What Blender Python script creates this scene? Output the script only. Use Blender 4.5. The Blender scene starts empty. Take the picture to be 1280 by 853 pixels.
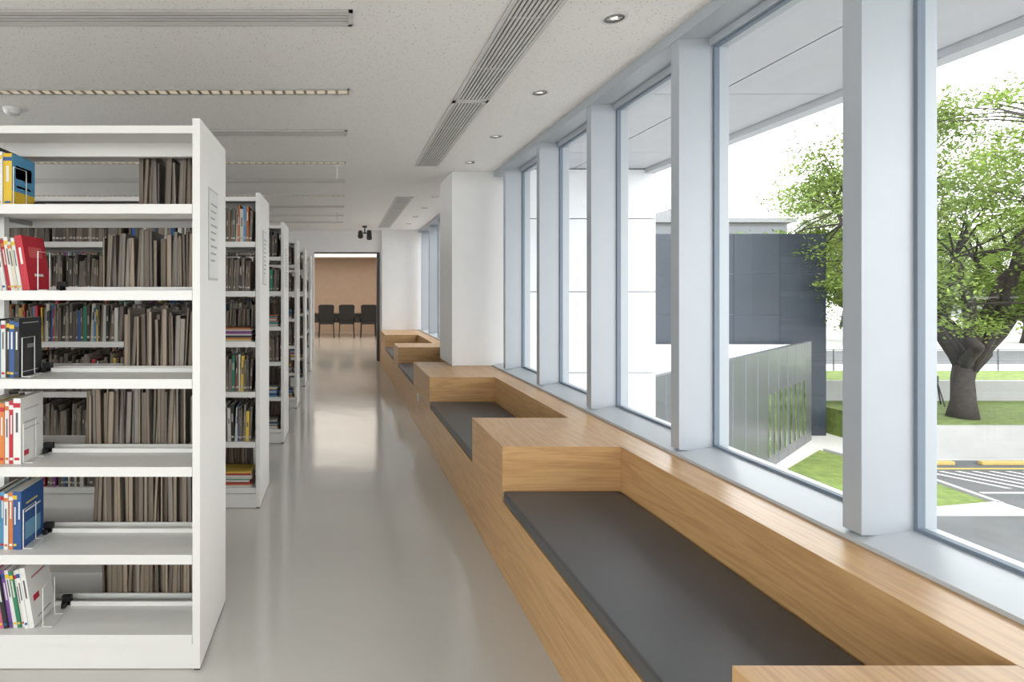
import bpy, math, random
from mathutils import Vector, Matrix
random.seed(11)
scene = bpy.context.scene
COL = scene.collection

# ---------------------------------------------------------------- materials
def new_mat(name):
    m = bpy.data.materials.new(name); m.use_nodes = True
    nt = m.node_tree
    return m, nt, nt.nodes['Principled BSDF']

def plain(name, col, rough=0.5, metal=0.0, var=0.04, scale=6.0, bump=0.0, bscale=80.0, spec=None):
    m, nt, b = new_mat(name)
    tc = nt.nodes.new('ShaderNodeTexCoord')
    n = nt.nodes.new('ShaderNodeTexNoise'); n.inputs['Scale'].default_value = scale; n.inputs['Detail'].default_value = 4
    r = nt.nodes.new('ShaderNodeValToRGB')
    r.color_ramp.elements[0].position = 0.3; r.color_ramp.elements[1].position = 0.7
    r.color_ramp.elements[0].color = (*[max(0, c*(1-var)) for c in col], 1)
    r.color_ramp.elements[1].color = (*[min(1, c*(1+var)) for c in col], 1)
    nt.links.new(tc.outputs['Object'], n.inputs['Vector'])
    nt.links.new(n.outputs['Fac'], r.inputs['Fac'])
    nt.links.new(r.outputs['Color'], b.inputs['Base Color'])
    b.inputs['Roughness'].default_value = rough
    b.inputs['Metallic'].default_value = metal
    if spec is not None: b.inputs['Specular IOR Level'].default_value = spec
    if bump > 0:
        n2 = nt.nodes.new('ShaderNodeTexNoise'); n2.inputs['Scale'].default_value = bscale
        bp = nt.nodes.new('ShaderNodeBump'); bp.inputs['Strength'].default_value = bump; bp.inputs['Distance'].default_value = 0.01
        nt.links.new(tc.outputs['Object'], n2.inputs['Vector'])
        nt.links.new(n2.outputs['Fac'], bp.inputs['Height'])
        nt.links.new(bp.outputs['Normal'], b.inputs['Normal'])
    return m

def wood(name, sc):
    m, nt, b = new_mat(name)
    tc = nt.nodes.new('ShaderNodeTexCoord')
    mp = nt.nodes.new('ShaderNodeMapping'); mp.inputs['Scale'].default_value = sc
    n = nt.nodes.new('ShaderNodeTexNoise'); n.inputs['Scale'].default_value = 1.0; n.inputs['Detail'].default_value = 5; n.inputs['Distortion'].default_value = 1.2
    mp2 = nt.nodes.new('ShaderNodeMapping'); mp2.inputs['Scale'].default_value = [s*7 for s in sc]
    n2 = nt.nodes.new('ShaderNodeTexNoise'); n2.inputs['Scale'].default_value = 1.0; n2.inputs['Detail'].default_value = 3
    ml = nt.nodes.new('ShaderNodeMath'); ml.operation = 'MULTIPLY'; ml.inputs[1].default_value = 10.0
    fr = nt.nodes.new('ShaderNodeMath'); fr.operation = 'PINGPONG'; fr.inputs[1].default_value = 1.0
    mx = nt.nodes.new('ShaderNodeMath'); mx.operation = 'MULTIPLY_ADD'; mx.inputs[1].default_value = 0.5
    r = nt.nodes.new('ShaderNodeValToRGB')
    r.color_ramp.elements[0].position = 0.15; r.color_ramp.elements[0].color = (0.395, 0.21, 0.085, 1)
    r.color_ramp.elements[1].position = 0.95; r.color_ramp.elements[1].color = (0.57, 0.345, 0.155, 1)
    nt.links.new(tc.outputs['Object'], mp.inputs['Vector']); nt.links.new(mp.outputs[0], n.inputs['Vector'])
    nt.links.new(tc.outputs['Object'], mp2.inputs['Vector']); nt.links.new(mp2.outputs[0], n2.inputs['Vector'])
    nt.links.new(n.outputs['Fac'], ml.inputs[0]); nt.links.new(ml.outputs[0], fr.inputs[0])
    nt.links.new(fr.outputs[0], mx.inputs[0]); nt.links.new(n2.outputs['Fac'], mx.inputs[2])
    nt.links.new(mx.outputs[0], r.inputs['Fac'])
    nt.links.new(r.outputs['Color'], b.inputs['Base Color'])
    b.inputs['Roughness'].default_value = 0.33
    return m

def attr_mat(name, rough=0.55):
    m, nt, b = new_mat(name)
    a = nt.nodes.new('ShaderNodeAttribute'); a.attribute_name = 'Col'
    nt.links.new(a.outputs['Color'], b.inputs['Base Color'])
    b.inputs['Roughness'].default_value = rough
    return m

def emis(name, col, s, base=(0.9, 0.9, 0.9)):
    m, nt, b = new_mat(name)
    b.inputs['Base Color'].default_value = (*base, 1)
    b.inputs['Emission Color'].default_value = (*col, 1)
    b.inputs['Emission Strength'].default_value = s
    return m

M_white = plain('white_painted_steel', (0.69, 0.68, 0.655), 0.38, var=0.01)
M_wall = plain('white_wall_paint', (0.82, 0.81, 0.80), 0.7, var=0.015, bump=0.05, bscale=200)
M_alu = plain('painted_aluminium', (0.42, 0.45, 0.485), 0.4, 0.1, var=0.015)
M_sill = plain('sill_metal', (0.54, 0.57, 0.60), 0.35, 0.1, var=0.02)
M_gask = plain('dark_gasket', (0.16, 0.20, 0.25), 0.5)
M_black = plain('black_plastic', (0.012, 0.012, 0.013), 0.45)
M_cush = plain('grey_vinyl', (0.080, 0.079, 0.081), 0.40, var=0.08, scale=3, bump=0.12, bscale=350)
M_woodY = wood('oak_grain_long', (13, 0.8, 13))
M_woodX = wood('oak_grain_cross', (0.8, 13, 13))
M_books = attr_mat('book_colours')
M_slat = plain('vent_slat', (0.66, 0.65, 0.63), 0.45)
M_dark = plain('vent_void', (0.09, 0.09, 0.088), 0.9)
M_warmwall = plain('warm_wall', (0.50, 0.375, 0.285), 0.8, var=0.03)
M_card = plain('card_holder', (0.60, 0.60, 0.59), 0.3)
M_ink = plain('card_print', (0.30, 0.30, 0.30), 0.6)
M_frame = plain('card_frame', (0.42, 0.42, 0.42), 0.4)

# ceiling: speckled mineral board
def ceiling_mat():
    m, nt, b = new_mat('speckled_ceiling')
    tc = nt.nodes.new('ShaderNodeTexCoord')
    v = nt.nodes.new('ShaderNodeTexVoronoi'); v.inputs['Scale'].default_value = 60
    n = nt.nodes.new('ShaderNodeTexNoise'); n.inputs['Scale'].default_value = 70; n.inputs['Detail'].default_value = 2
    lt = nt.nodes.new('ShaderNodeMath'); lt.operation = 'LESS_THAN'; lt.inputs[1].default_value = 0.22
    gt = nt.nodes.new('ShaderNodeMath'); gt.operation = 'GREATER_THAN'; gt.inputs[1].default_value = 0.50
    ml = nt.nodes.new('ShaderNodeMath'); ml.operation = 'MULTIPLY'
    mix = nt.nodes.new('ShaderNodeMix'); mix.data_type = 'RGBA'
    mix.inputs[6].default_value = (0.92, 0.905, 0.88, 1); mix.inputs[7].default_value = (0.56, 0.54, 0.51, 1)
    nt.links.new(tc.outputs['Object'], v.inputs['Vector']); nt.links.new(tc.outputs['Object'], n.inputs['Vector'])
    nt.links.new(v.outputs['Distance'], lt.inputs[0]); nt.links.new(n.outputs['Fac'], gt.inputs[0])
    nt.links.new(lt.outputs[0], ml.inputs[0]); nt.links.new(gt.outputs[0], ml.inputs[1])
    nt.links.new(ml.outputs[0], mix.inputs[0]); nt.links.new(mix.outputs[2], b.inputs['Base Color'])
    b.inputs['Roughness'].default_value = 0.8
    return m
M_ceil = ceiling_mat()

def floor_mat():
    m, nt, b = new_mat('epoxy_floor')
    tc = nt.nodes.new('ShaderNodeTexCoord')
    n = nt.nodes.new('ShaderNodeTexNoise'); n.inputs['Scale'].default_value = 1.3; n.inputs['Detail'].default_value = 5
    r = nt.nodes.new('ShaderNodeValToRGB')
    r.color_ramp.elements[0].color = (0.515, 0.495, 0.46, 1); r.color_ramp.elements[1].color = (0.55, 0.53, 0.49, 1)
    nt.links.new(tc.outputs['Object'], n.inputs['Vector']); nt.links.new(n.outputs['Fac'], r.inputs['Fac'])
    nt.links.new(r.outputs['Color'], b.inputs['Base Color'])
    mr = nt.nodes.new('ShaderNodeMapRange'); mr.inputs['To Min'].default_value = 0.08; mr.inputs['To Max'].default_value = 0.15
    nt.links.new(n.outputs['Fac'], mr.inputs['Value']); nt.links.new(mr.outputs[0], b.inputs['Roughness'])
    n2 = nt.nodes.new('ShaderNodeTexNoise'); n2.inputs['Scale'].default_value = 4
    bp = nt.nodes.new('ShaderNodeBump'); bp.inputs['Strength'].default_value = 0.09; bp.inputs['Distance'].default_value = 0.02
    nt.links.new(tc.outputs['Object'], n2.inputs['Vector']); nt.links.new(n2.outputs['Fac'], bp.inputs['Height'])
    nt.links.new(bp.outputs['Normal'], b.inputs['Normal'])
    b.inputs['Specular IOR Level'].default_value = 0.9
    return m
M_floor = floor_mat()

def glass_mat():
    m = bpy.data.materials.new('window_glass'); m.use_nodes = True
    nt = m.node_tree; nt.nodes.clear()
    o = nt.nodes.new('ShaderNodeOutputMaterial'); mx = nt.nodes.new('ShaderNodeMixShader')
    t = nt.nodes.new('ShaderNodeBsdfTransparent'); t.inputs[0].default_value = (0.95, 0.97, 0.965, 1)
    g = nt.nodes.new('ShaderNodeBsdfGlossy'); g.inputs['Roughness'].default_value = 0.01
    f = nt.nodes.new('ShaderNodeLayerWeight'); f.inputs['Blend'].default_value = 0.5
    p = nt.nodes.new('ShaderNodeMath'); p.operation = 'POWER'; p.inputs[1].default_value = 5
    q = nt.nodes.new('ShaderNodeMath'); q.operation = 'MULTIPLY_ADD'; q.inputs[1].default_value = 0.6; q.inputs[2].default_value = 0.04
    nt.links.new(f.outputs['Facing'], p.inputs[0]); nt.links.new(p.outputs[0], q.inputs[0])
    nt.links.new(q.outputs[0], mx.inputs[0]); nt.links.new(t.outputs[0], mx.inputs[1]); nt.links.new(g.outputs[0], mx.inputs[2])
    nt.links.new(mx.outputs[0], o.inputs[0])
    return m
M_glass = glass_mat()

def leaf_mat():
    m = bpy.data.materials.new('leaves'); m.use_nodes = True
    nt = m.node_tree; nt.nodes.clear()
    o = nt.nodes.new('ShaderNodeOutputMaterial'); mx = nt.nodes.new('ShaderNodeMixShader'); mx.inputs[0].default_value = 0.4
    d = nt.nodes.new('ShaderNodeBsdfDiffuse'); t = nt.nodes.new('ShaderNodeBsdfTranslucent')
    a = nt.nodes.new('ShaderNodeAttribute'); a.attribute_name = 'Col'
    nt.links.new(a.outputs['Color'], d.inputs[0]); nt.links.new(a.outputs['Color'], t.inputs[0])
    nt.links.new(d.outputs[0], mx.inputs[1]); nt.links.new(t.outputs[0], mx.inputs[2]); nt.links.new(mx.outputs[0], o.inputs[0])
    return m
M_leaf = leaf_mat()
M_bark = plain('bark', (0.040, 0.032, 0.027), 0.9, var=0.3, scale=12, bump=0.6, bscale=25)

# ---------------------------------------------------------------- mesh builder
class MB:
    def __init__(s): s.v = []; s.f = []; s.m = []; s.c = []
    def poly(s, pts, mat=0, col=(1, 1, 1)):
        i = len(s.v); s.v += [tuple(p) for p in pts]; s.f.append(tuple(range(i, i+len(pts)))); s.m.append(mat); s.c.append(col)
    def box(s, x0, x1, y0, y1, z0, z1, mat=0, col=(1, 1, 1), M=None):
        if x0 > x1: x0, x1 = x1, x0
        if y0 > y1: y0, y1 = y1, y0
        if z0 > z1: z0, z1 = z1, z0
        p = [(x0,y0,z0),(x1,y0,z0),(x1,y1,z0),(x0,y1,z0),(x0,y0,z1),(x1,y0,z1),(x1,y1,z1),(x0,y1,z1)]
        if M is not None: p = [tuple(M @ Vector(q)) for q in p]
        i = len(s.v); s.v += p
        fs = [(0,4,7,3),(1,2,6,5),(0,1,5,4),(3,7,6,2),(0,3,2,1),(4,5,6,7)]  # -x +x -y +y -z +z
        ms = mat if isinstance(mat, (list, tuple)) else [mat]*6
        cs = col if isinstance(col, list) else [col]*6
        for k, f in enumerate(fs):
            s.f.append(tuple(i+a for a in f)); s.m.append(ms[k]); s.c.append(cs[k])
    def prism(s, pts, axis_vec, mat=0, col=(1, 1, 1)):
        a = Vector(axis_vec); n = len(pts); i = len(s.v)
        s.v += [tuple(p) for p in pts] + [tuple(Vector(p)+a) for p in pts]
        s.f.append(tuple(range(i+n-1, i-1, -1))); s.f.append(tuple(range(i+n, i+2*n)))
        for k in range(n):
            k2 = (k+1) % n; s.f.append((i+k, i+k2, i+n+k2, i+n+k))
        s.m += [mat]*(n+2); s.c += [col]*(n+2)
    def tube(s, pts, rad, seg=8, mat=0, col=(1, 1, 1), cap=True):
        pts = [Vector(p) for p in pts]; i0 = len(s.v)
        if not isinstance(rad, (list, tuple)): rad = [rad]*len(pts)
        ref = None
        for k, p in enumerate(pts):
            d = (pts[min(k+1, len(pts)-1)] - pts[max(k-1, 0)])
            d = d.normalized() if d.length > 1e-9 else Vector((0, 0, 1))
            if ref is None: ref = Vector((1, 0, 0)) if abs(d.x) < 0.8 else Vector((0, 1, 0))
            u = (ref - d*ref.dot(d)).normalized(); ref = u; w = d.cross(u)
            for j in range(seg):
                a = 2*math.pi*j/seg
                s.v.append(tuple(p + u*(rad[k]*math.cos(a)) + w*(rad[k]*math.sin(a))))
        for k in range(len(pts)-1):
            for j in range(seg):
                j2 = (j+1) % seg; a = i0+k*seg
                s.f.append((a+j, a+j2, a+seg+j2, a+seg+j)); s.m.append(mat); s.c.append(col)
        if cap:
            s.f.append(tuple(i0+j for j in range(seg-1, -1, -1))); e = i0+(len(pts)-1)*seg
            s.f.append(tuple(e+j for j in range(seg))); s.m += [mat]*2; s.c += [col]*2
    def build(s, name, mats, bevel=0, parent=None, loc=None, smooth=False):
        me = bpy.data.meshes.new(name)
        v = s.v
        if loc: v = [(a-loc[0], b-loc[1], c-loc[2]) for a, b, c in v]
        me.from_pydata(v, [], s.f)
        for m in mats: me.materials.append(m)
        me.polygons.foreach_set('material_index', s.m)
        ca = me.color_attributes.new('Col', 'FLOAT_COLOR', 'CORNER')
        buf = []
        for f, c in zip(s.f, s.c): buf += [c[0], c[1], c[2], 1.0]*len(f)
        ca.data.foreach_set('color', buf)
        if smooth: me.polygons.foreach_set('use_smooth', [True]*len(s.f))
        me.update()
        o = bpy.data.objects.new(name, me); COL.objects.link(o)
        if loc: o.location = loc
        if bevel:
            b = o.modifiers.new('bevel', 'BEVEL'); b.width = bevel; b.segments = 2; b.limit_method = 'ANGLE'
        if parent: o.parent = parent
        return o
def empty(name, loc=(0, 0, 0)):
    e = bpy.data.objects.new(name, None); COL.objects.link(e); e.location = loc; return e
def simple_box(name, x0, x1, y0, y1, z0, z1, mat, bevel=0):
    b = MB(); b.box(x0, x1, y0, y1, z0, z1); return b.build(name, [mat], bevel)

# ---------------------------------------------------------------- dimensions
CH = 2.83; XL = -7.0; YB = -3.0; YE = 11.8; XI = 1.70; XG = 1.88
# ---------------------------------------------------------------- shell
simple_box('floor', XL, 3.2, YB, 20.4, -0.12, 0.0, M_floor)
b = MB()
b.box(XL, 1.95, YB, YE, CH, CH+0.15)
b.box(XL, 3.2, YE+0.15, 20.4, 2.75, 2.98)
b.build('ceiling', [M_ceil])
b = MB()
b.box(XL-0.15, XL, YE, 20.4, 0, CH); b.box(XL-0.15, XL, YB, YE, 0, 0.4); b.box(XL-0.15, XL, YB, YE, 2.75, CH+0.1)
b.build('wall_left', [M_wall])
b = MB()
b.box(XL, 1.95, YB-0.15, YB, 0, 0.8); b.box(XL, 1.95, YB-0.15, YB, 2.6, CH+0.1)
b.build('wall_back', [M_wall])
b = MB()
b.box(XL, -0.56, YE, YE+0.15, 0, CH+0.15); b.box(-0.56, 0.86, YE, YE+0.15, 2.36, CH+0.15); b.box(0.86, 3.2, YE, YE+0.15, 0, CH+0.15)
b.build('wall_end', [M_wall])
b = MB()
b.box(0.80, 0.86, YE-0.01, YE+0.16, 0, 2.36); b.box(-0.56, 0.80, YE-0.004, YE+0.16, 2.33, 2.36)
b.build('door_1', [plain('dark_door_frame', (0.06, 0.06, 0.065), 0.4)])
simple_box('wall_far', XL, 3.2, 20.4, 20.55, 0, 2.75, M_warmwall)
simple_box('wall_far_right', 3.05, 3.2, YE+0.15, 20.4, 0, 2.75, M_warmwall)
simple_box('wall_window_base', 1.78, 1.95, YB, YE, 0, 0.672, M_wall)
b = MB(); b.box(1.235, 1.86, 6.0, 6.72, 0.682, CH); b.build('column', [M_wall], 0.004)
simple_box('wall_pier', 0.90, 1.86, 11.70, YE, 0.0, CH, M_wall)

# ---------------------------------------------------------------- windows
wn = [0]
ms = [1.773 + 0.955*k for k in range(-6, 11)]
ms = [y for y in ms if y > YB and y < YE-0.1]
for y in ms:
    b = MB()
    b.box(XI, XG+0.015, y, y+0.068, 0.705, 2.775)
    b.box(XG+0.015, 1.96, y+0.012, y+0.056, 0.705, 2.775)
    b.build('window_mullion', [M_alu], 0.002)
b = MB()
b.prism([(XI-0.02, YB, 0.676), (1.96, YB, 0.676), (1.96, YB, 0.722), (XG-0.02, YB, 0.722), (XI-0.02, YB, 0.694)], (0, YE-YB, 0))
b.build('trim_sill', [M_sill])
b = MB()
b.box(XI-0.005, 1.96, YB, YE, 2.77, CH)
b.box(XG-0.03, 1.96, YB, YE, 2.735, 2.77)
b.build('trim_head', [M_alu], 0.002)
for i in range(len(ms)-1):
    y0, y1 = ms[i]+0.068, ms[i+1]
    b = MB()
    b.poly([(XG+0.003, y0+0.01, 0.73), (XG+0.003, y0+0.01, 2.735), (XG+0.003, y1-0.01, 2.735), (XG+0.003, y1-0.01, 0.73)], 1)
    for (a, c) in ((y0+0.0005, y0+0.012), (y1-0.012, y1-0.0005)): b.box(XG-0.010, XG+0.015, a, c, 0.722, 2.735, 0)
    b.box(XG-0.010, XG+0.015, y0+0.012, y1-0.012, 0.722, 0.734, 0)
    b.box(XG-0.010, XG+0.015, y0+0.012, y1-0.012, 2.723, 2.735, 0)
    wn[0] += 1; b.build('window_%d' % wn[0], [M_gask, M_glass])
# added windows in back and left walls, put in to brighten the interior
x = XL
while x < 1.9:
    x2 = min(x+1.49, 1.95)
    b = MB()
    b.box(x, x+0.06, YB-0.13, YB-0.01, 0.8, 2.6)
    b.poly([(x+0.06, YB-0.07, 0.8), (x2, YB-0.07, 0.8), (x2, YB-0.07, 2.6), (x+0.06, YB-0.07, 2.6)], 1)
    wn[0] += 1; b.build('window_%d' % wn[0], [M_alu, M_glass]); x = x2
y = YB  # left wall windows, likewise added for extra daylight
while y < YE-0.1:
    y2 = min(y+1.48, YE)
    b = MB()
    b.box(XL-0.13, XL-0.01, y, y+0.06, 0.4, 2.75)
    b.poly([(XL-0.07, y+0.06, 0.4), (XL-0.07, y2, 0.4), (XL-0.07, y2, 2.75), (XL-0.07, y+0.06, 2.75)], 1)
    wn[0] += 1; b.build('window_%d' % wn[0], [M_alu, M_glass]); y = y2

# ---------------------------------------------------------------- bench
BF, BB, BT = 0.86, 1.487, 0.68
WELLS = [(-1.15, 0.53), (1.194, 2.88), (3.54, 5.22), (6.36, 8.04), (8.70, 10.38)]
b = MB()
mm = [0, 0, 1, 1, 0, 0]
b.box(BB, 1.777, YB+0.01, 11.69, 0.0, BT, mm)
prev = YB+0.01
for (a, c) in WELLS:
    b.box(BF, BB, prev, a, 0.0, BT, mm)
    b.box(BF, BB, a, c, 0.0, 0.388, mm)
    prev = c
b.box(BF, BB, prev, 11.69, 0.0, BT, mm)
bench = b.build('built_in_bench', [M_woodY, M_woodX], 0.0015)
for (a, c) in WELLS:
    k = MB(); k.box(BF+0.002, BB-0.006, a+0.006, c-0.006, 0.389, 0.449)
    o = k.build('seat_cushion', [M_cush], 0.012); o.modifiers['bevel'].segments = 4
    o.modifiers['bevel'].limit_method = 'ANGLE'
k = MB()
k.box(BF-0.008, BF, 5.93, 6.01, 0.30, 0.38); k.box(BF-0.010, BF-0.008, 5.95, 5.99, 0.32, 0.36)
k.build('power_outlet', [M_white], 0.002)

# ---------------------------------------------------------------- ceiling fixtures
def diffuser(y0, y1):
    b = MB(); z = CH-0.012; x0, x1 = 0.783, 1.03
    b.box(x0, x1, y0, y1, CH-0.003, CH-0.0005, 1)
    b.box(x0, x0+0.02, y0, y1, z, CH-0.001); b.box(x1-0.02, x1, y0, y1, z, CH-0.001)
    b.box(x0, x1, y0, y0+0.02, z, CH-0.001); b.box(x0, x1, y1-0.02, y1, z, CH-0.001)
    n = 9; w = (x1-x0-0.04)/n
    for i in range(n):
        a = x0+0.02+w*i
        b.box(a+w*0.25, a+w*0.85, y0+0.02, y1-0.02, z+0.001, CH-0.003)
    y = y0+0.6
    while y < y1-0.1:
        b.box(x0+0.02, x1-0.02, y, y+0.008, z+0.002, CH-0.002); y += 0.6
    b.build('ceiling_air_diffuser', [M_slat, M_dark])
for (a, c) in ((-1.2, 1.4), (1.42, 3.76), (3.78, 5.72), (7.6, 11.2)): diffuser(a, c)
def xvent(y, w=0.15):
    b = MB(); z = CH-0.008; x0, x1 = XL+0.4, 0.06
    b.box(x0, x1, y, y+w, CH-0.003, CH-0.0005, 1)
    b.box(x0, x1, y, y+0.02, z, CH-0.001); b.box(x0, x1, y+w-0.02, y+w, z, CH-0.001)
    b.box(x0, x0+0.02, y, y+w, z, CH-0.001); b.box(x1-0.02, x1, y, y+w, z, CH-0.001)
    n = 4; q = (w-0.04)/n
    for i in range(n): b.box(x0+0.02, x1-0.02, y+0.02+q*(i+0.2), y+0.02+q*(i+0.8), z+0.001, CH-0.003)
    b.build('ceiling_slot_vent', [M_slat, M_dark])
M_strip = emis('lamp_tube_glow', (1.0, 0.84, 0.62), 0.22, (0.6, 0.55, 0.45))
M_fin = plain('lamp_louvre', (0.34, 0.29, 0.22), 0.3, 0.3)
M_ltrim = plain('lamp_trim', (0.45, 0.44, 0.42), 0.5)
def xlamp(y, w=0.09):
    b = MB(); z = CH-0.009; x0, x1 = XL+0.4, 0.06
    b.box(x0, x1, y+0.012, y+w-0.012, CH-0.003, CH-0.0005, 1)
    b.box(x0, x1, y, y+0.012, z, CH-0.001); b.box(x0, x1, y+w-0.012, y+w, z, CH-0.001)
    b.box(x0, x0+0.012, y, y+w, z, CH-0.001); b.box(x1-0.012, x1, y, y+w, z, CH-0.001)
    x = x0+0.06
    while x < x1-0.02:
        b.box(x, x+0.018, y+0.012, y+w-0.012, z+0.001, CH-0.003, 2); x += 0.07
    b.build('ceiling_strip_lamp', [M_ltrim, M_strip, M_fin])
for y in (2.56, 4.47, 6.45, 8.4, 10.3, 0.6, -1.4): xvent(y)
for y in (3.56, 5.54, 7.45, 9.4, 1.6, -0.4, -2.4): xlamp(y)
M_lens = emis('downlight_lens', (1, 0.95, 0.85), 1.0, (0.6, 0.6, 0.6))
M_can = plain('downlight_can', (0.22, 0.21, 0.2), 0.35, 0.6)
for y in (0.6, 1.62, 2.637, 3.62, 4.64, 5.58, 7.6, 8.6, 9.6, 10.6):
    b = MB(); cx = 1.33; n = 28
    def ring(r, z): return [(cx+r*math.cos(2*math.pi*j/n), y+r*math.sin(2*math.pi*j/n), z) for j in range(n)]
    rs = [ring(0.060, CH-0.0005), ring(0.058, CH-0.006), ring(0.046, CH-0.006), ring(0.040, CH-0.001)]
    for q in range(3):
        for j in range(n):
            j2 = (j+1) % n
            b.poly([rs[q][j], rs[q][j2], rs[q+1][j2], rs[q+1][j]], 0 if q < 2 else 1)
    b.poly(ring(0.041, CH-0.0015), 1)
    b.poly(ring(0.018, CH-0.004), 2)
    b.box(cx-0.03, cx+0.03, y-0.012, y-0.006, CH-0.006, CH-0.002, 0); b.box(cx-0.03, cx+0.03, y+0.006, y+0.012, CH-0.006, CH-0.002, 0)
    b.build('ceiling_downlight', [M_white, M_can, M_lens])
# hanging sprinklers
for (x, y) in ((-0.03, 5.75), (-0.05, 9.2)):
    b = MB(); b.tube([(x, y, CH), (x, y, CH-0.012)], [0.03, 0.028], 14); b.tube([(x, y, CH-0.01), (x, y, CH-0.14)], 0.006, 8)
    b.tube([(x, y, CH-0.14), (x, y, CH-0.146)], 0.022, 12); b.build('ceiling_sprinkler', [M_slat])
b = MB(); x, y = -2.38, 3.95
b.tube([(x, y, CH), (x, y, CH-0.02), (x, y, CH-0.04), (x, y, CH-0.05)], [0.06, 0.058, 0.045, 0.02], 20); b.build('smoke_detector', [M_white], smooth=False)
# twin spotlight near the end wall
b = MB(); x, y = 0.50, 11.0
b.tube([(x, y, CH), (x, y, CH-0.03)], 0.05, 14); b.tube([(x, y, CH-0.02), (x, y, CH-0.15)], 0.012, 8)
b.tube([(x-0.10, y, CH-0.14), (x+0.10, y, CH-0.14)], 0.012, 8)
b.tube([(x-0.09, y-0.12, CH-0.22), (x-0.09, y+0.02, CH-0.12)], [0.055, 0.045], 14)
b.tube([(x+0.09, y-0.05, CH-0.26), (x+0.09, y+0.03, CH-0.10)], [0.055, 0.045], 14)
b.build('ceiling_spotlight', [M_black])

# ---------------------------------------------------------------- shelving
PX = -0.5526; T = 0.48; BAY = 0.9
S = [1.845, 1.503, 1.153, 0.805, 0.458, 0.142]
M_brk = plain('bracket_grey', (0.36, 0.36, 0.35), 0.4)
def shelving(y0, bays):
    b = MB(); xr = PX; xl = PX-0.06-BAY*bays
    for x in (xr-0.03, xl): 
        b.box(x, x+0.03, y0, y0+T, 0.012, 2.185); b.box(x+0.003, x+0.027, y0+0.01, y0+T-0.01, 0.0, 0.012, 1)
    # sign holder with printed card on end panel
    b.box(xr, xr+0.004, y0+0.13, y0+0.30, 1.55, 1.94, 5)
    b.box(xr+0.004, xr+0.006, y0+0.137, y0+0.293, 1.56, 1.93, 3)
    for j in range(9):
        b.box(xr+0.006, xr+0.0066, y0+0.155, y0+0.27-0.02*(j % 3), 1.87-j*0.03, 1.878-j*0.03, 6)
    for i in range(bays+1):
        x = xr-0.03-BAY*i
        b.box(x-0.02, x+(0.02 if i else 0), y0+0.222, y0+0.258, 0.0, 2.15)
    # canopy
    b.box(xl+0.03, xr-0.03, y0+0.006, y0+T-0.006, 2.150, 2.158)
    b.box(xl+0.03, xr-0.03, y0+0.004, y0+0.012, 2.128, 2.158); b.box(xl+0.03, xr-0.03, y0+T-0.012, y0+T-0.004, 2.128, 2.158)
    b.box(xl+0.03, xr-0.03, y0+0.225, y0+0.255, 2.09, 2.15)
    # plinth
    b.box(xl+0.03, xr-0.03, y0+0.012, y0+0.03, 0.004, 0.100); b.box(xl+0.03, xr-0.03, y0+T-0.03, y0+T-0.012, 0.004, 0.100)
    for i in range(bays):
        x1 = xr-0.032-BAY*i; x0 = x1-BAY+0.004
        for side in (0, 1):
            def Y(a): return y0+a if side == 0 else y0+T-a
            for z in S:
                b.box(x0, x1, Y(0.004), Y(0.215), z-0.006, z)
                b.box(x0, x1, Y(0.002), Y(0.012), z-0.036, z+0.002)
                b.box(x0, x1, Y(0.205), Y(0.213), z-0.02, z+0.018)
                if z > 0.2:
                    for xx in (x0, x1-0.002):
                        b.prism([(xx, Y(0.01), z-0.03), (xx, Y(0.012), z+0.02), (xx, Y(0.10), z+0.10), (xx, Y(0.215), z+0.13), (xx, Y(0.215), z-0.03)], (0.002, 0, 0), 4)
    o = b.build('library_bookshelf', [M_white, M_black, M_slat, M_card, M_brk, M_frame, M_ink])
    return o

BROWN = [(0.14,0.11,0.085),(0.19,0.145,0.105),(0.10,0.085,0.07),(0.21,0.18,0.135),(0.16,0.13,0.11),(0.08,0.06,0.045),(0.17,0.15,0.13),(0.06,0.05,0.045)]
BRIGHT = [(0.40,0.03,0.04),(0.02,0.10,0.30),(0.55,0.38,0.06),(0.5,0.5,0.48),(0.03,0.03,0.03),(0.03,0.20,0.13),(0.45,0.16,0.06),(0.08,0.22,0.4),(0.42,0.40,0.35),(0.2,0.05,0.2),(0.5,0.49,0.45)]
def book(b, x, y_sp, z, t, d, h, col, side, pages, ang=0, band=None, band2=None):
    sgn = 1 if side == 0 else -1
    M = Matrix.Translation((x, y_sp, z)) @ Matrix.Rotation(ang, 4, 'Y')
    if ang > 0:   # leans to +x; pivot on right base corner
        M = Matrix.Translation((x+t, y_sp, z)) @ Matrix.Rotation(ang, 4, 'Y') @ Matrix.Translation((-t, 0, 0))
    y0, y1 = (0, sgn*d)
    cm = col; P = pages
    if side == 0: cols = [cm, cm, cm, P, P, P]
    else: cols = [cm, cm, P, cm, P, P]
    b.box(0, t, y0, y1, 0, h, 0, cols, M)
    if side == 1:   # covers overhang the page block a little on the fore edge
        b.box(0, t*0.09, y1, y1-0.003, 0, h, 0, cm, M); b.box(t*0.91, t, y1, y1-0.003, 0, h, 0, cm, M)
    if band:
        for bb in band:
            za, zb, c = bb[:3]; wl = bb[3] if len(bb) > 3 else 0.12
            q = [(t*wl, -sgn*0.0006, h*za), (t*(1-wl), -sgn*0.0006, h*za), (t*(1-wl), -sgn*0.0006, h*zb), (t*wl, -sgn*0.0006, h*zb)]
            if side == 1: q.reverse()
            b.poly([tuple(M @ Vector(p)) for p in q], 0, c)
    if band2:  # print on right-hand cover
        for (ya, yb, za, zb, c) in band2:
            b.poly([tuple(M @ Vector(p)) for p in [(t+0.0006, sgn*d*ya, h*za), (t+0.0006, sgn*d*yb, h*za), (t+0.0006, sgn*d*yb, h*zb), (t+0.0006, sgn*d*ya, h*zb)]], 0, c)
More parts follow.
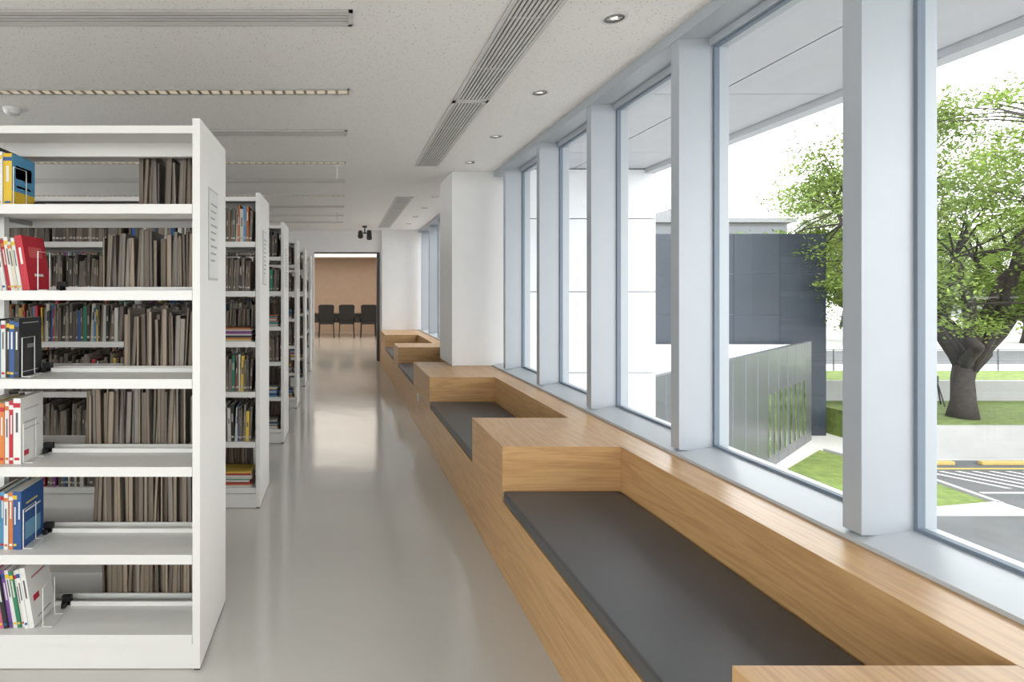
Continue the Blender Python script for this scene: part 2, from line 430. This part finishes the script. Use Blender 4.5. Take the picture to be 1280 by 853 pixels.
def jit(c, a=0.2):
    k = 1+random.uniform(-a, a); return tuple(min(1, max(0, v*k)) for v in c)
def fill(b, xa, xb, ysp, z, side, bright=0.2, hbase=0.24, lean=True, tmin=0.007, tmax=0.026):
    x = xa
    while x < xb-0.04:
        if random.random() < 0.04: x += random.uniform(0.01, 0.035)
        t = random.uniform(tmin, tmax); h = min(0.292, hbase*random.uniform(0.88, 1.12)); d = random.uniform(0.15, 0.185)
        if x+t > xb-0.012: break
        br = random.random() < bright
        c = jit(random.choice(BRIGHT if br else BROWN))
        pg = random.choice([(0.27, 0.205, 0.145), (0.20, 0.155, 0.112), (0.33, 0.26, 0.19), (0.24, 0.21, 0.18), (0.15, 0.115, 0.085)])
        pg = jit(pg, 0.2) if not br else jit((0.45, 0.42, 0.36), 0.15)
        bands = None
        if random.random() < 0.75:
            if br: bc = (0.5, 0.48, 0.43) if sum(c) < 0.9 else (0.05, 0.05, 0.08)
            else: bc = (0.34, 0.30, 0.24)
            a = random.uniform(0.45, 0.6)
            bands = [(a, a+random.uniform(0.12, 0.3), jit(bc, .3), random.uniform(0.25, 0.38)), (0.10, 0.15, jit((0.5, 0.48, 0.44), .2))]
        ang = random.choice([0, 0, 0.03, -0.02, 0.05]) if lean else 0
        if ang: x += abs(h*math.sin(ang))*0.12
        book(b, x, ysp, z, t, d, h, c, side, pg, ang, bands)
        x += t + 0.001
def stack(b, x0, x1, ysp, z, n):
    zz = z
    for i in range(n):
        h = random.uniform(0.006, 0.016); c = jit(random.choice(BRIGHT)); o = random.uniform(0, 0.02)
        b.box(x0+o, x1-random.uniform(0, 0.02), ysp, ysp+random.uniform(0.16, 0.19), zz+0.0005, zz+h, 0, [(0.7,0.68,0.62), c, c, c, c, c]); zz += h

def wire_end(b, x, y0, z, h=0.17):
    p = [(x, y0+0.03, z+0.004), (x, y0+0.03, z+h), (x, y0+0.12, z+h), (x, y0+0.12, z+0.004)]
    b.tube(p, 0.0022, 6, 0)
    b.tube([(x, y0+0.03, z+0.004), (x+0.035, y0+0.03, z+0.004), (x+0.035, y0+0.12, z+0.004), (x, y0+0.12, z+0.004)], 0.002, 6, 0)
    b.box(x-0.004, x+0.035, y0+0.185, y0+0.204, z+0.001, z+0.040, 1)
    b.box(x+0.006, x+0.022, y0+0.16, y0+0.186, z+0.001, z+0.022, 1)

units = [2.147 + 1.611*k for k in range(6)]
for ui, y0 in enumerate(units):
    bays = [3, 4, 5, 6, 6, 6][ui]
    shelving(y0, bays)
    b = MB()
    for i in range(bays):
        x1 = PX-0.032-BAY*i-0.006; x0 = x1-BAY+0.02
        for li, z in enumerate(S):
            zz = z+0.0005
            # rear side
            if ui == 0 and i == 0:
                st = [-0.90, -1.06, -0.965, -1.15, -1.11, -1.06][li]
                fill(b, st, x1, y0+T-0.02, zz, 1, 0.0, 0.25)
            else:
                fill(b, x0+random.choice([0, 0, 0.1, 0.3]), x1-random.choice([0, 0, 0.05]), y0+T-0.02, zz, 1, 0.05 if li else 0.2, 0.235)
            # front side
            if ui == 0 and i == 0: continue
            if ui == 0:
                fill(b, x0, x1-0.35, y0+0.03, zz, 0, 0.6, 0.235); continue
            e = x1
            if i == 0 and li in (2, 5) or (ui > 1 and i == 0 and li == 4):
                stack(b, x1-0.27, x1-0.02, y0+0.025, zz, random.randint(8, 11)); e = x1-0.30
            fill(b, x0, e, y0+0.03, zz, 0, 0.06 if random.random() < 0.7 else 0.4, 0.235)
    b.build('library_books', [M_books])

# hand-placed books on the near side of the first unit
y0 = units[0]; ys = y0+0.045
W = (0.66, 0.65, 0.62); K = (0.02, 0.02, 0.022); R = (0.45, 0.015, 0.03); Bl = (0.02, 0.075, 0.23); Yl = (0.65, 0.43, 0.02)
Cy = (0.07, 0.26, 0.45); Or = (0.55, 0.17, 0.04); Gn = (0.03, 0.20, 0.10); Pk = (0.5, 0.10, 0.2); Pu = (0.18, 0.07, 0.28); Cr = (0.58, 0.54, 0.42)
PG = (0.58, 0.55, 0.49)
rows = {
 0: (-1.325, [(0.03, R, .24), (0.025, K, .25), (0.04, W, .22), (0.035, Yl, .215)], 0, [(0, 1, 0.3, 1.0, Cy), (.15, .85, .55, .8, W), (.2, .8, .38, .42, Yl)]),
 1: (-1.25, [(0.02, K, .21), (0.016, W, .22), (0.016, W, .215), (0.016, W, .215), (0.016, R, .21), (0.018, W, .22), (0.016, Cr, .2), (0.014, W, .215), (0.03, R, .225)], -0.16, [(.2, .8, .6, .8, (.6, .1, .1)), (.3, .7, .25, .3, W)]),
 2: (-1.29, [(0.02, W, .22), (0.016, Bl, .23), (0.02, K, .235), (0.016, W, .22), (0.018, Cy, .225), (0.018, W, .23), (0.018, K, .235), (0.02, Bl, .23), (0.02, K, .24)], 0, [(.15, .85, .08, .09, W), (.15, .85, .91, .92, W), (.35, .65, .48, .55, (.25, .25, .25))]),
 3: (-1.285, [(0.018, Or, .24), (0.016, K, .25), (0.018, Yl, .25), (0.018, K, .25), (0.016, Yl, .25), (0.018, Gn, .245), (0.02, Or, .245), (0.018, W, .25), (0.02, R, .255), (0.03, W, .265)], 0, [(.15, .35, .1, .18, R), (.15, .8, .5, .52, (.4, .4, .4)), (.15, .7, .60, .62, (.45, .45, .45)), (.15, .8, .8, .82, (.4, .4, .4))]),
 4: (-1.285, [(0.02, Bl, .22), (0.016, K, .23), (0.014, Cr, .225), (0.018, Cy, .23), (0.018, W, .225), (0.018, Or, .23), (0.018, Bl, .235), (0.018, Bl, .235)], 0, [(.15, .85, .12, .42, (.12, .28, .42)), (.15, .85, .6, .63, W), (.2, .7, .73, .76, (.6, .45, .1))]),
 5: (-1.23, [(0.02, K, .22), (0.018, Pu, .235), (0.018, W, .235), (0.018, Pk, .235), (0.018, K, .23), (0.018, Pu, .235), (0.016, W, .235), (0.016, Gn, .23), (0.016, W, .23), (0.016, W, .24), (0.022, W, .245)], -0.17, [(.15, .4, .38, .48, R), (.2, .8, .1, .12, (.2, .2, .2)), (.2, .8, .75, .78, (.4, .15, .15))]),
}
b = MB(); w = MB()
for li, (xr, lst, ang, cover) in rows.items():
    z = S[li]+0.0005; x = xr
    for q, (t, c, h) in enumerate(reversed(lst)):
        x -= t
        bc = (0.08, 0.08, 0.09) if sum(c) > 1.2 else W
        acc = random.choice([R, Bl, Or, Yl, W])
        a = random.uniform(0.42, 0.55)
        band = [(a, a+0.3, bc, 0.34), (0.86, 0.93, acc, 0.0), (0.06, 0.10, acc, 0.15)]
        book(b, x, ys+random.uniform(-0.004, 0.01), z, t-0.001, 0.165, h, jit(c, .08), 0, PG, ang, band, cover if q == 0 else None)
    wire_end(w, xr+0.006 if ang == 0 else xr+0.03, y0+0.02, z, 0.16)
b.build('library_books', [M_books])
w.build('wire_bookends', [M_white, M_black])

# ---------------------------------------------------------------- back room furniture
def chair(x, y):
    b = MB()
    b.box(x-0.25, x+0.25, y-0.02, y+0.45, 0.43, 0.50)
    b.prism([(x-0.24, y-0.06, 0.56), (x+0.24, y-0.06, 0.56), (x+0.26, y-0.12, 1.04), (x+0.20, y-0.125, 1.08), (x-0.20, y-0.125, 1.08), (x-0.26, y-0.12, 1.04)], (0, 0.05, 0))
    for sx in (-1, 1):
        b.tube([(x+sx*0.22, y-0.08, 0.6), (x+sx*0.23, y-0.01, 0.45), (x+sx*0.25, y-0.06, 0.0)], 0.016, 8)
        b.tube([(x+sx*0.23, y+0.42, 0.45), (x+sx*0.25, y+0.46, 0.0)], 0.016, 8)
        b.tube([(x+sx*0.26, y-0.07, 0.68), (x+sx*0.28, y+0.3, 0.68), (x+sx*0.25, y+0.34, 0.46)], 0.018, 8)
    b.build('office_chair', [M_black], 0.01)
for x in (-0.45, 0.22, 0.94): chair(x, 17.9)
b = MB(); b.box(-1.6, 1.6, 18.45, 19.25, 0.72, 0.76)
for x in (-1.5, 1.45):
    for y in (18.5, 19.15): b.box(x, x+0.05, y, y+0.05, 0, 0.72)
b.box(-1.5, 1.5, 18.53, 18.55, 0.45, 0.72)
b.build('meeting_table', [plain('dark_table', (0.04, 0.035, 0.03), 0.35)], 0.003)
M_panel = emis('panel_glow', (1, 0.92, 0.82), 1.35)  # added glowing panels, sized to brighten the back room and soften floor sheen
for y in (12.6, 14.4, 16.2, 18.0):
    b = MB(); b.box(-2.8, 2.8, y, y+1.3, 2.742, 2.75); b.build('ceiling_panel_lamp', [M_panel])

# ---------------------------------------------------------------- exterior
M_clad = plain('white_cladding', (0.66, 0.67, 0.69), 0.45, var=0.02)
M_soff = plain('soffit_panel', (0.50, 0.51, 0.54), 0.5, var=0.02)
M_joint = plain('joint_dark', (0.2, 0.2, 0.21), 0.8)
b = MB(); SZ = 3.1; SX = 4.1; SY = 7.06
b.box(1.97, SX-0.02, YB, SY+0.3, SZ+0.02, SZ+0.25, 1)
y = YB
while y < SY-0.2:
    y2 = min(y+1.85, SY)
    b.box(1.97, 3.02, y+0.006, y2-0.006, SZ, SZ+0.02); b.box(3.035, SX-0.15, y+0.006, y2-0.006, SZ, SZ+0.02)
    y = y2
b.box(SX-0.14, SX, YB, SY+0.3, SZ-0.06, SZ+0.6)
b.build('exterior_canopy', [M_soff, M_joint])
b = MB(); b.box(1.98, SX-0.02, SY+0.03, SY+0.3, -3, SZ, 1)
xs = [1.98, 2.75, 3.5, SX]; zs = [-3, -1.9, -0.7, 0.45, 1.5, 2.45, SZ-0.005]
for i in range(3):
    for j in range(6): b.box(xs[i]+0.006, xs[i+1]-0.006, SY, SY+0.03, zs[j]+0.006, zs[j+1]-0.006)
b.build('exterior_wing_wall', [M_clad, M_joint])
simple_box('exterior_facade_lower', 1.955, 2.05, YB, SY, -3.0, 0.66, M_clad)
simple_box('exterior_facade_upper', 1.965, 2.05, SY+0.3, YE, 2.85, 3.3, M_clad)

GZ = -3.0
M_pave = plain('pavement', (0.50, 0.49, 0.47), 0.85, var=0.06, scale=0.8, bump=0.2)
M_asph = plain('asphalt', (0.075, 0.077, 0.08), 0.9, var=0.15, scale=1.5, bump=0.3)
M_grass = plain('grass', (0.11, 0.155, 0.03), 0.95, var=0.3, scale=5, bump=0.8, bscale=60)
M_conc = plain('concrete', (0.31, 0.31, 0.305), 0.8, var=0.05, scale=2)
M_far = plain('distant_concrete', (0.20, 0.205, 0.21), 0.8, var=0.05, scale=2)
M_blue = plain('dark_blue_cladding', (0.025, 0.033, 0.047), 0.45, var=0.06, scale=0.6)
M_grey = plain('grey_cladding', (0.12, 0.127, 0.137), 0.3, 0.4, var=0.06, scale=1)
simple_box('ground', -60, 140, -60, 160, GZ-0.3, GZ, M_pave)
b = MB(); b.box(7, 60, -10, 9.0, GZ, GZ+0.01); b.box(8, 60, 9.0, 10.9, GZ, GZ+0.01); b.box(14.15, 60, 10.9, 14.5, GZ, GZ+0.01); b.build('asphalt_road', [M_asph])
gp = [(11.2, 13.6), (13.4, 15.2), (13.8, 12.9), (13.65, 11.45), (11.8, 11.1), (10.5, 11.8)]
b = MB(); b.prism([(x, y, GZ) for x, y in reversed(gp)], (0, 0, 0.08)); b.build('grass_verge', [M_grass])
b = MB(); cp = [(11.85, 10.98), (13.75, 11.32), (13.93, 12.9), (13.55, 15.2)]
for p, q in zip(cp[:-1], cp[1:]):
    P = Vector((*p, GZ)); Q = Vector((*q, GZ)); dd = (Q-P).normalized(); nn = Vector((dd.y, -dd.x, 0))*0.06
    b.prism([P-nn, P+nn, Q+nn, Q-nn], (0, 0, 0.12))
b.build('kerb', [M_conc])
b = MB()
for i in range(12):
    x = 15.2+i*0.42
    b.poly([(x, 12.4, GZ+0.015), (x+0.13, 12.4, GZ+0.015), (x-0.55, 13.6, GZ+0.015), (x-0.68, 13.6, GZ+0.015)], 0)
b.box(14.3, 30, 13.75, 13.84, GZ+0.011, GZ+0.016, 1); b.box(14.3, 30, 12.1, 12.18, GZ+0.011, GZ+0.016, 0)
for x in (20.8, 23.3, 25.8): b.box(x, x+0.12, 12.22, 13.75, GZ+0.011, GZ+0.016, 0)
b.build('parking_markings', [plain('white_paint', (0.45, 0.45, 0.45), 0.7), plain('yellow_paint', (0.42, 0.29, 0.06), 0.7)])
b = MB()
for x in (14.6, 16.6, 18.6): b.box(x, x+1.3, 14.05, 14.17, GZ+0.01, GZ+0.11)
b.build('wheel_stops', [plain('yellow_rubber', (0.34, 0.25, 0.08), 0.7)], 0.02)
# terrace
b = MB(); b.box(15.5, 70, 14.57, 14.85, GZ, -2.14); b.build('retaining_wall', [M_conc])
simple_box('lawn', 15.5, 70, 14.85, 18.3, GZ, -2.17, M_grass)
b = MB(); b.box(15.9, 70, 18.3, 18.5, GZ, -1.50); b.build('garden_wall', [M_conc])
simple_box('terrace_ground', 15.5, 130, 18.5, 150, GZ, -2.1, M_pave)
simple_box('street', 15.5, 130, 27, 33, -2.1, -2.08, M_asph)
simple_box('lawn_far', 17, 130, 21, 24.5, -2.1, -2.05, M_grass)
b = MB()  # sapling stakes set up as a small tripod
for k in range(3):
    a = 2*math.pi*k/3+0.4
    b.tube([(19.3+0.28*math.cos(a), 17.6+0.28*math.sin(a), -2.165), (19.3, 17.6, -1.35)], 0.02, 6)
b.tube([(19.3, 17.6, -1.42), (19.3, 17.6, -1.22)], 0.05, 8)
b.build('surveying_tripod', [M_black])
b = MB()
x = 18
while x < 60:
    b.tube([(x, 24.8, -2.1), (x, 24.8, -1.1)], 0.03, 6); x += 1.5
b.tube([(18, 24.8, -1.15), (60, 24.8, -1.15)], 0.025, 6); b.tube([(18, 24.8, -1.6), (60, 24.8, -1.6)], 0.02, 6)
b.build('street_railing', [M_grey])
# low annex with angled wall, vertical green strips
A = Vector((5.2, 9.3, 0)); Bp = Vector((14.3, 16.5, 0)); d = (Bp-A).normalized(); nrm = Vector((d.y, -d.x, 0))
L = (Bp-A).length
b = MB()
foot = [A, Bp, Vector((14.3, 16.95, 0)), Vector((5.2, 16.95, 0))]
b.prism([(p.x, p.y, GZ) for p in foot], (0, 0, -0.15-GZ), 0)
b.prism([(p.x, p.y, -0.15) for p in [A-nrm*0.15+d*0.2, Bp-nrm*0.15-d*0.2, Vector((14.0, 16.9, 0)), Vector((5.4, 16.9, 0))]], (0, 0, 0.02), 1)
q = [A, Bp, Bp-nrm*0.12, A-nrm*0.12]
b.prism([(p.x, p.y, -0.15) for p in q], (0, 0, 0.15), 0)
k = 0.0
while k < L:
    p = A+d*k; c = p+d*0.015
    b.prism([(v.x, v.y, GZ) for v in (p, c, c+nrm*0.004, p+nrm*0.004)][::-1], (0, 0, 2.95), 2)
    k += 0.9
for i in range(8):
    p = A+d*(L-4.4+i*0.5); c = p+d*0.13
    b.prism([(v.x, v.y, GZ+0.3) for v in (p, c, c+nrm*0.02, p+nrm*0.02)][::-1], (0, 0, 1.6), 3)
b.build('annex_building', [M_grey, plain('white_roof', (0.5, 0.5, 0.5), 0.8), M_gask, plain('green_glass_fin', (0.09, 0.125, 0.055), 0.15, var=0.6, scale=3)])
# dark blue building
b = MB(); b.box(6.5, 15.2, 17.03, 28, GZ, 3.32, 1)
nx = 6; wv = (15.2-6.5)/nx
for i in range(nx):
    for j in range(5): b.box(6.5+i*wv+0.006, 6.5+(i+1)*wv-0.006, 17.0, 17.03, GZ+j*1.264+0.006, GZ+(j+1)*1.264-0.006)
for i in range(6):
    for j in range(5): b.box(15.2, 15.23, 17.03+i*1.83+0.012, 17.03+(i+1)*1.83-0.012, GZ+j*1.264+0.012, GZ+(j+1)*1.264-0.012)
b.build('dark_clad_building', [M_blue, M_gask])
# distant pale building
b = MB(); b.box(20, 37, 45, 60, GZ, 7.2)
for z in (7.2, 5.4, 3.4): b.box(19.6, 37.4, 44.5, 60, z, z+0.35)
for z in (5.9, 3.9): b.box(20.2, 36.8, 44.95, 45, z, z+1.0, 1)
b.tube([(20, 44.8, 8.3), (37, 44.8, 8.3)], 0.05, 6)
x = 20
while x <= 37: b.tube([(x, 44.8, 7.5), (x, 44.8, 8.3)], 0.04, 6); x += 1.7
b.box(30, 33, 48, 52, 7.5, 9.0); b.box(24, 26, 48, 50, 7.5, 8.6)
b.build('distant_building', [M_far, M_grey])
b = MB(); b.box(95, 130, 75, 90, -2.1, 4)
for j in range(9): b.box(96+j*3.6, 98.2+j*3.6, 74.95, 75, -0.5, 2.8, 1)
b.build('distant_building', [M_far, M_grey])

# trees
def make_tree():
    rnd = random.Random(5)
    wd = MB(); lf = MB()
    C = Vector((0.7, 0.2, 5.7)); RX, RY, RZ = 5.3, 4.4, 4.1
    tr = [Vector((0, 0, 0.0)), Vector((0.02, 0, 0.5)), Vector((0.05, 0.05, 1.1)), Vector((0.12, 0.05, 1.5))]
    wd.tube(tr, [0.36, 0.27, 0.25, 0.26], 10)
    limbs = []
    for k in range(10):
        a = 2*math.pi*k/10 + rnd.uniform(-.25, .25); r = rnd.uniform(0.45, 0.8)
        e = C + Vector((math.cos(a)*RX*r, math.sin(a)*RY*r, rnd.uniform(-0.35, 0.65)*RZ*0.8))
        s0 = tr[-1]-Vector((0, 0, rnd.uniform(0, 0.3))); pts = []; n = 9
        bend = Vector((rnd.uniform(-.7, .7), rnd.uniform(-.7, .7), rnd.uniform(-.4, .7)))
        for i in range(n):
            t = i/(n-1)
            p = s0.lerp(e, t) + bend*math.sin(math.pi*t) + Vector((rnd.uniform(-1, 1), rnd.uniform(-1, 1), rnd.uniform(-1, 1)))*0.14*(1 if 0 < i else 0)
            pts.append(p)
        wd.tube(pts, [0.17*(1-0.75*i/(n-1)) for i in range(n)], 7); limbs.append(pts)
    allp = [p for l in limbs for p in l[3:]]
    for k in range(340):
        while True:
            v = Vector((rnd.uniform(-1, 1), rnd.uniform(-1, 1), rnd.uniform(-1, 1)))
            if 0.3 < v.length < 1.0: break
        c = C + Vector((v.x*RX, v.y*RY, v.z*RZ))
        if c.z < 2.7: c.z = 2.9+rnd.random()*1.6
        near = min(allp, key=lambda p: (p-c).length)
        mid = near.lerp(c, 0.5)+Vector((rnd.uniform(-.2, .2), rnd.uniform(-.2, .2), rnd.uniform(0, .3)))
        wd.tube([near, mid, c], [0.035, 0.022, 0.008], 5, cap=False)
        R = rnd.uniform(0.45, 0.85); shade = rnd.uniform(0.6, 1.25)
        for q in range(int(390*R)):
            o = Vector((rnd.gauss(0, .5), rnd.gauss(0, .5), rnd.gauss(0, .26)))*R
            p = c+o; s = rnd.uniform(0.04, 0.08)
            u = Vector((rnd.uniform(-1, 1), rnd.uniform(-1, 1), rnd.uniform(-.6, .6))).normalized()
            w2 = u.cross(Vector((rnd.uniform(-.5, .5), rnd.uniform(-.5, .5), 1))).normalized()
            g = shade*rnd.uniform(0.7, 1.25)
            lf.poly([p-u*s, p-w2*s*0.55, p+u*s, p+w2*s*0.55], 0, (0.225*g, 0.305*g, 0.082*g))
    return wd, lf
wd, lf = make_tree()
e = empty('leafy_tree', (18.2, 15.9, -2.17))
t1 = wd.build('trunk_and_branches', [M_bark], parent=e, smooth=True); l1 = lf.build('foliage', [M_leaf], parent=e)
for (x, y, z, rz, s) in ((28, 38.5, -2.1, 1.3, 0.8), (38, 37.5, -2.1, 2.2, 0.9), (48, 38, -2.1, 4.2, 1.0), (59, 38, -2.1, 0.7, 1.0), (71, 45, -2.1, 3.0, 1.4), (52, 56, -2.1, 5.0, 1.3), (86, 55, -2.1, 5.4, 1.6)):
    e2 = empty('leafy_tree', (x, y, z)); e2.rotation_euler = (0, 0, rz); e2.scale = (s, s, s)
    for src in (t1, l1):
        o = bpy.data.objects.new(src.name.split('.')[0], src.data); COL.objects.link(o); o.parent = e2

# ---------------------------------------------------------------- world, camera
w = bpy.data.worlds.new('overcast'); scene.world = w; w.use_nodes = True
bg = w.node_tree.nodes['Background']; bg.inputs[0].default_value = (0.97, 0.985, 1.0, 1); bg.inputs[1].default_value = 3.2
sun = bpy.data.lights.new('sun', 'SUN'); sun.energy = 1.2; sun.angle = math.radians(12); sun.color = (1, 0.97, 0.9)
so = bpy.data.objects.new('sun', sun); COL.objects.link(so); so.rotation_euler = (math.radians(28), math.radians(-22), 0)

cam = bpy.data.cameras.new('camera'); co = bpy.data.objects.new('camera', cam); COL.objects.link(co)
co.location = (0, 0, 1.5); co.rotation_euler = (math.radians(90), 0, 0)
cam.sensor_width = 36; cam.lens = 680/1280*36; cam.shift_x = 215/1280; cam.shift_y = -61.5/1280
cam.clip_start = 0.05; cam.clip_end = 500
scene.camera = co
scene.view_settings.view_transform = 'Standard'
scene.view_settings.exposure = 0.72
